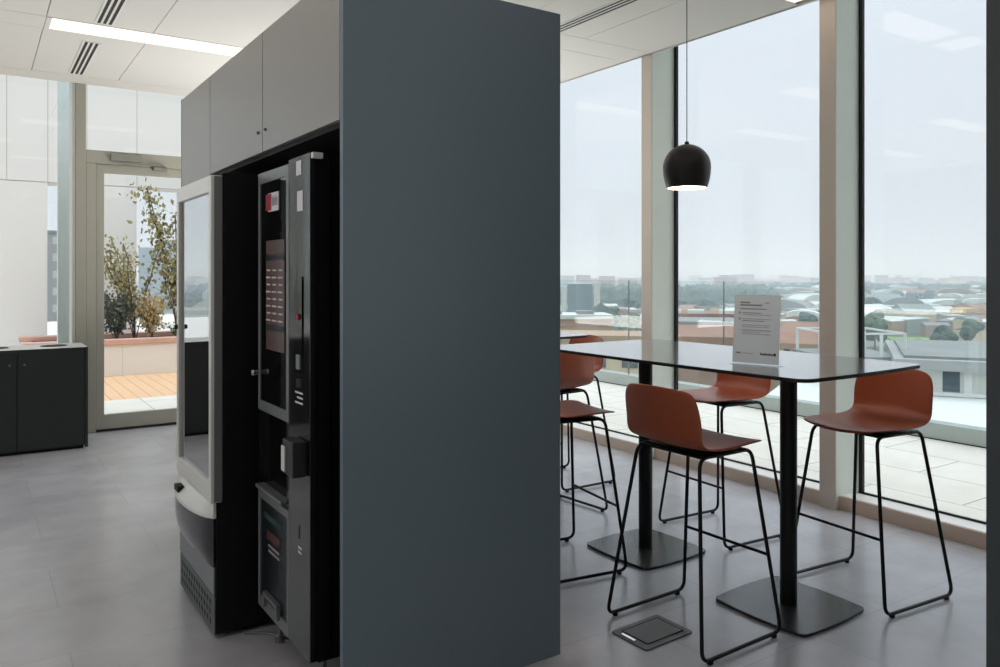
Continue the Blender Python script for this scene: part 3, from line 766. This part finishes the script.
# middle and left panes: brick quarter
def band(b_, w, top, z0, z1, y, m_='dark', name='window_strip', x0=None, x1=None):
    h_ = top-GZ
    return MB().box(-w/2+.3 if x0 is None else x0, w/2-.3 if x1 is None else x1, y-.08, y+.02, h_-z0, h_-z1).build(name, CW[m_], b_)
def windows(b_, w, top, n, z0, z1, y=0.0, fill=.5, m_='dark'):
    for k in range(n):
        c_ = -w/2+w*(k+.5)/n; MB().box(c_-w/n*fill/2, c_+w/n*fill/2, y-.08, y+.02, top-GZ-z0, top-GZ-z1).build('window', CW[m_], b_)
tp_ = zat(317, 118)
b1 = block('brick_building', 704, 118, 12, 12, tp_, 'brick', 'tile', 'pinkish brick building with white roof parapets, beyond the glass left of the notice')
for x in (-4.6, -1.2, 3.4): MB().box(x-1.2, x+1.2, .2, 3, tp_-GZ+.5, tp_-GZ+1.0).build('roof_hatch', CW['roofw'], b1)
windows(b1, 12, tp_, 9, 1.15, .25, fill=.3, m_='pink')
tp_ = zat(325.5, 104)
b1 = block('brick_building', 709, 104, 13, 11, tp_, 'tan', 'roofg', 'low tan building with a dark strip of windows, left of the notice')
band(b1, 13, tp_, 1.05, .3, 0, x0=-6.2, x1=5.8)
for k in range(7): MB().box(-5.4+k*1.7, -5.1+k*1.7, -.12, .02, tp_-GZ-1.1, tp_-GZ-.25).build('pier', CW['tan'], b1)
tp_ = zat(337, 90)
b1 = block('tiled_hall', 709, 90, 11, 8, tp_, 'brick', 'tile', 'pink tiled roof hall in front of the low tan building, left of the notice', shape='gable')
windows(b1, 11, tp_, 8, 2.6, 1.2)
tp_ = zat(334, 126)
b1 = block('tiled_hall', 803, 126, 11, 12, tp_, 'brick', 'tile', 'pink tiled building between the notice and the big window post', shape='gable')
windows(b1, 11, tp_, 7, 1.6, .6, m_='white')
tp_ = zat(344, 98)
b1 = block('tiled_hall', 806, 98, 9, 8, tp_, 'tan', 'tile', 'low pink roofed building just right of the notice above the table', shape='gable')
windows(b1, 9, tp_, 6, 1.8, .7)
tp_ = zat(319, 96)
b1 = block('tan_building', 576, 96, 8.6, 6, tp_, 'tan', 'roofw', 'long tan building with a white roof edge, through the window beside the grey block', rot=-.55)
band(b1, 8.6, tp_, .9, .5, 0, 'pink', 'cornice_strip')
for x in (-2.6, 1.4): MB().box(x-1, x+1, 1, 3, tp_-GZ+.5, tp_-GZ+.95).build('roof_hatch', CW['roofg'], b1)
block('cream_building', 598, 70, 14, 6, zat(341, 70), 'cream', 'tan', 'cream building with dark windows below table height through the window beside the grey block', floors=7, bays=5)
for px, d, top, w, lb, m_ in ((580, 420, 284, 13, 'large blue grey office block above the trees beside the grey block', 'blue'),
                              (597, 400, 283, 3.2, 'narrow white tower next to the blue grey office block', 'white'),
                              (564, 390, 287, 2.5, 'pale slim block at the edge of the grey cabinet block', 'white')):
    block('office_block', px, d, w, 14, zat(top, d), m_, 'roofw', lb, floors=0)
for q in (far(704, 124), far(709, 110), far(709, 94), far(806, 102), far(803, 132), far(576, 100), far(598, 73), far(940, 66), far(882, 66)): placed.append((Vector((q.x, q.y, GZ)), 14))
# grass patch
MB().box(-9, 9, -22, 22, 0, .25).build('grass_field', CW['lawn'], loc=far(913, 365, GZ), kind='stuff')
gf = [o for o in bpy.data.objects if o.name == 'grass_field'][0]; gf.rotation_euler.z = -.95
tag(gf, 'bright green grass field between the white steel frame and the sheds', 'grass')
placed.append((far(913, 365, GZ), 24))
g2 = MB().box(-11, 11, -45, 45, 0, .25).build('grass_field', CW['lawn'], loc=far(627, 440, GZ), kind='stuff'); g2.rotation_euler.z = -.75
tag(g2, 'green field beside the tan building, left of the first window post', 'grass')
placed.append((far(627, 440, GZ), 30))
# industrial sheds
sh_named = [(938, 470, 26, 20, 8.5, 'gable', 'grey', 'roofw', 'broad white roofed shed in the middle of the right window'),
            (975, 440, 14, 18, 9.5, 'arch', 'orange', 'orange', 'yellow barrel roofed shed at the right edge of the right window'),
            (904, 560, 30, 22, 9, 'arch', 'grey', 'roofg', 'grey barrel roofed shed left of the broad white shed'),
            (948, 680, 80, 24, 8, 'flat', 'white', 'roofw', 'very long white flat shed behind the broad white one, right window'),
            (802, 420, 20, 16, 8, 'arch', 'grey', 'roofw', 'white barrel roofed shed right behind the notice'),
            (703, 380, 30, 16, 8, 'flat', 'white', 'roofw', 'white flat roofed store below the dark trees, middle window'),
            (620, 520, 30, 12, 7, 'flat', 'white', 'roofw', 'white flat roofed store below the dark trees, first window'),
            (588, 250, 14, 10, 9, 'gable', 'white', 'roofg', 'pale long house just above the tan building, first window')]
for px, d, w, dep, h, shp, wl_, rf, lb in sh_named:
    p = far(px, d+dep/2, GZ); placed.append((p, max(w, dep)*.55))
    block('shed', px, d, w, dep, GZ+h, wl_, rf, lb, shape=shp, rot=-math.radians(33)+rnd.uniform(-.5, .5))
k = 0; tries = 0
while k < 95 and tries < 6000:
    tries += 1
    px = rnd.uniform(772, 992); d = rnd.uniform(400, 1250); w = rnd.uniform(16, 48); dep = rnd.uniform(14, 28)
    if not free(far(px, d+dep/2, GZ), max(w, dep)*.52): continue
    shp = rnd.choice(['gable', 'flat', 'arch', 'gable'])
    block('shed', px, d, w, dep, GZ+rnd.uniform(6, 10), rnd.choice(['grey', 'white', 'cream', 'blue']), rnd.choice(['roofw', 'roofg', 'roofw', 'roofg', 'tile']),
          'pale low shed among the hazy industrial roofs beyond the windows', 'building', 'distant industrial sheds', shape=shp, rot=-math.radians(33)+rnd.uniform(-.7, .7))
    k += 1
k = 0; tries = 0
while k < 150 and tries < 9000:                            # small houses nearer by
    tries += 1
    px = rnd.uniform(556, 745) if rnd.random() < .5 else rnd.uniform(780, 995); d = rnd.uniform(170, 560); w = rnd.uniform(8, 17); dep = rnd.uniform(8, 13)
    if px > 760: d = max(d, 360); w *= .75
    if 600 < px < 650 and d < 430: continue
    if not free(far(px, d+dep/2, GZ), max(w, dep)*.6): continue
    block('house', px, d, w, dep, GZ+rnd.uniform(5, 9.5), rnd.choice(['white', 'cream', 'pink', 'tan', 'white']), rnd.choice(['tile', 'roofw', 'roofg', 'tile', 'roofw']),
          'small pale house among the trees beyond the windows', 'house', 'houses below the terrace', shape=rnd.choice(['gable', 'flat', 'gable']), rot=rnd.uniform(-1.2, .2))
    k += 1
k = 0; tries = 0
while k < 180 and tries < 9000:                            # apartment blocks toward the horizon
    tries += 1
    px = rnd.uniform(540, 1000); d = rnd.uniform(1150, 3600); w = rnd.uniform(12, 34); dep = rnd.uniform(14, 22)
    if not free(far(px, d, GZ), w*.55): continue
    top = zat(rnd.uniform(274.5, 282), d); top = max(GZ+9, min(top, GZ+46))
    block('apartment_block', px, d, w, dep, top, rnd.choice(['white', 'pink', 'cream', 'white', 'brick', 'grey']), rnd.choice(['roofg', 'tile']),
          'hazy apartment block on the far skyline beyond the windows', 'building', 'skyline apartment blocks', rot=rnd.uniform(-1.2, .2))
    k += 1
# seen through the left window, the door and in reflections
block('city_tower', 50, 150, 3.4, 9, zat(233, 150), 'grey', 'roofg', 'grey apartment tower between the white pillar and the teal post, left window', floors=12, bays=2, glaz='white')
block('city_tower', 150, 900, 24, 24, zat(248, 900), 'blue', 'roofg', 'tall blue glass tower behind the olive leaves through the door', floors=0)
block('city_tower', 169, 1100, 22, 24, zat(240, 1100), 'blue', 'roofg', 'shorter blue glass tower next to the vending machine through the door', floors=0)
block('city_tower', 74, 700, 18, 16, zat(232, 700), 'pink', 'roofg', 'pinkish tower right of the teal post, left window', floors=0)
for q, s in ((far(50, 155, GZ), 8), (far(146, 915, GZ), 30), (far(171, 1115, GZ), 25), (far(74, 708, GZ), 15)): placed.append((q, s))
k = 0; tries = 0
while k < 46 and tries < 3000:
    tries += 1
    px = rnd.uniform(-500, 190); d = rnd.uniform(240 if px > 20 else 900, 2200); w = rnd.uniform(14, 40); dep = rnd.uniform(12, 20)
    if not free(far(px, d, GZ), w*.7): continue
    block('city_block', px, d, w, dep, GZ+rnd.uniform(9, 27), rnd.choice(['white', 'pink', 'cream', 'grey', 'brick']), rnd.choice(['roofg', 'tile', 'roofw']),
          'pale city building beyond the planter and left window', 'building', 'city blocks beyond the planter', rot=rnd.uniform(-.6, .6))
    k += 1
# trees
def tree(p, h, label, grp, m_='tree'):
    r = empty('tree', p, 0, label, 'tree', grp)
    MB().tube([(0, 0, 0), (0, 0, h*.5)], h*.025, n=6).build('trunk', 'bark', r)
    b = MB(); R_ = h*.34
    for q in range(7):
        a = rnd.uniform(0, 2*PI); s_ = rnd.uniform(.2, .6)*R_
        b.blob((math.cos(a)*s_, math.sin(a)*s_, h*rnd.uniform(.45, .78)), R_*rnd.uniform(.5, .75), .9, 2, .22)
    b.build('crown', CW[m_], r)
    return r
protos = []
k = 0; tries = 0
while k < 150 and tries < 8000:
    tries += 1
    zone = rnd.random()
    if zone < .12: px, d = rnd.uniform(611, 648), rnd.uniform(120, 330)
    elif zone < .55: px, d = rnd.uniform(556, 745), rnd.uniform(180, 560)
    elif zone < .85: px, d = rnd.uniform(700, 990), rnd.uniform(260, 900)
    else: px, d = rnd.uniform(30, 185), rnd.uniform(120, 600)
    p = far(px, d, GZ)
    if not free(p, 3): continue
    h = rnd.uniform(8, 15)
    lb = ('green tree among the pale buildings beyond the windows', 'trees beyond the windows') if px > 300 else ('green street tree far below the planter', 'street trees below the planter')
    if len(protos) < 6: t_ = tree(p, h, lb[0], lb[1], 'tree' if len(protos) % 2 else 'treeb'); protos.append((t_, h))
    else:
        q, h0_ = rnd.choice(protos); t_ = copy_tree(q); t_.location = p; s_ = h/h0_; t_.scale = (s_, s_, s_); t_.rotation_euler.z = rnd.uniform(0, 6)
        tag(t_, lb[0], 'tree', lb[1])
    k += 1
b = MB()
for k in range(2200):
    z_ = rnd.random()
    if z_ < .10: px, d = rnd.uniform(552, 606), rnd.uniform(330, 410)
    elif z_ < .75: px, d = rnd.uniform(552, 772), rnd.uniform(540, 1120)
    else: px, d = rnd.uniform(770, 1010), rnd.uniform(1050, 1700)
    p = far(px, d, GZ); h = rnd.uniform(9, 17)
    if any((q-p).length < s_+5 for q, s_ in placed): continue
    b.blob((p.x, p.y, GZ+h*.5), h*.62, .85, 1, .25)
tag(b.build('woodland', CW['treeb'], kind='stuff'), 'hazy dark belt of woodland below the skyline', 'trees')
b = MB()
for k in range(260):
    px, d = rnd.uniform(-500, 200), rnd.uniform(500, 1600)
    p = far(px, d, GZ); h = rnd.uniform(8, 14)
    if any((q-p).length < s_+5 for q, s_ in placed): continue
    b.blob((p.x, p.y, GZ+h*.5), h*.62, .85, 1, .25)
tag(b.build('woodland', CW['treeb'], kind='stuff'), 'hazy street trees below the planter and left window', 'trees')

# haze lying over the town
hm = bpy.data.materials.new('haze'); hm.use_nodes = True; N = hm.node_tree.nodes; N.clear()
o_ = N.new('ShaderNodeOutputMaterial'); v_ = N.new('ShaderNodeVolumeScatter'); v_.inputs['Color'].default_value = (.80, .89, 1, 1); v_.inputs['Density'].default_value = .0007
hm.node_tree.links.new(v_.outputs[0], o_.inputs['Volume'])
hz_ = MB().prism([(45, -2500), (9000, -2500), (9000, 11000), (-6000, 11000), (-6000, 45), (45, 45)], GZ-1, 75).build('haze', hm, kind='stuff')
tag(hz_, 'pale grey haze lying over the distant town', 'haze')

# ------------------------------------------------------------------ light
wd = bpy.data.worlds.new('overcast'); sc.world = wd; wd.use_nodes = True
N = wd.node_tree.nodes; L = wd.node_tree.links; bg = N['Background']
tc = N.new('ShaderNodeTexCoord'); sx = N.new('ShaderNodeSeparateXYZ'); rp = N.new('ShaderNodeValToRGB')
L.new(tc.outputs['Generated'], sx.inputs[0]); L.new(sx.outputs['Z'], rp.inputs['Fac'])
e = rp.color_ramp.elements
e[0].position = 0; e[0].color = (.70, .735, .79, 1)
e[1].position = .34; e[1].color = (.80, .855, .95, 1)
for p_, c_ in ((.5, (1.3, 1.36, 1.45, 1)), (1.0, (2.6, 2.7, 2.85, 1))):
    q = e.new(p_); q.color = c_
L.new(rp.outputs['Color'], bg.inputs['Color']); bg.inputs['Strength'].default_value = .82
def portal(loc, rot, sx_, sy_):
    l = bpy.data.lights.new('window_portal', 'AREA'); l.shape = 'RECTANGLE'; l.size = sx_; l.size_y = sy_; l.cycles.is_portal = True
    o = bpy.data.objects.new('window_portal', l); COL.objects.link(o); o.location = loc; o.rotation_euler = rot
portal((4.72, 1.5, 1.7), (0, PI/2, 0), 3.4, 13.2)
portal((-.9, 8.32, 1.65), (-PI/2, 0, 0), 10.6, 3.3)
portal((-6.32, 5.47, 1.75), (0, -PI/2, 0), 2.5, 5.5)

def unseen_fill(loc, rot, w_, h_, e_, col):
    l = bpy.data.lights.new('unseen_fill', 'AREA'); l.shape = 'RECTANGLE'; l.size = w_; l.size_y = h_; l.energy = e_; l.color = col
    o = bpy.data.objects.new('unseen_fill', l); COL.objects.link(o); o.location = loc; o.rotation_euler = rot
# unseen fill added to brighten the room: left, behind the block, behind the partition
unseen_fill((-2.6, 3.6, .9), (PI, 0, 0), 4.0, 6.0, 56, (1, .98, .95))
unseen_fill((2.95, 6.6, .9), (PI, 0, 0), 1.6, 2.2, 56, (1, .98, .95))
unseen_fill((3.2, -2.0, .9), (PI, 0, 0), 2.0, 2.5, 44, (1, .98, .95))
vs = sc.view_settings
sc.display_settings.display_device = 'sRGB'
vs.view_transform = 'Standard'; vs.look = 'None'; vs.gamma = 1; vs.use_curve_mapping = False; vs.exposure = 0.45
cy = sc.cycles
cy.use_denoising = True; cy.denoiser = 'OPENIMAGEDENOISE'
cy.max_bounces = 12; cy.diffuse_bounces = 6; cy.glossy_bounces = 5; cy.transparent_max_bounces = 24; cy.volume_bounces = 1
cy.caustics_reflective = False; cy.caustics_refractive = False; cy.sample_clamp_indirect = 8
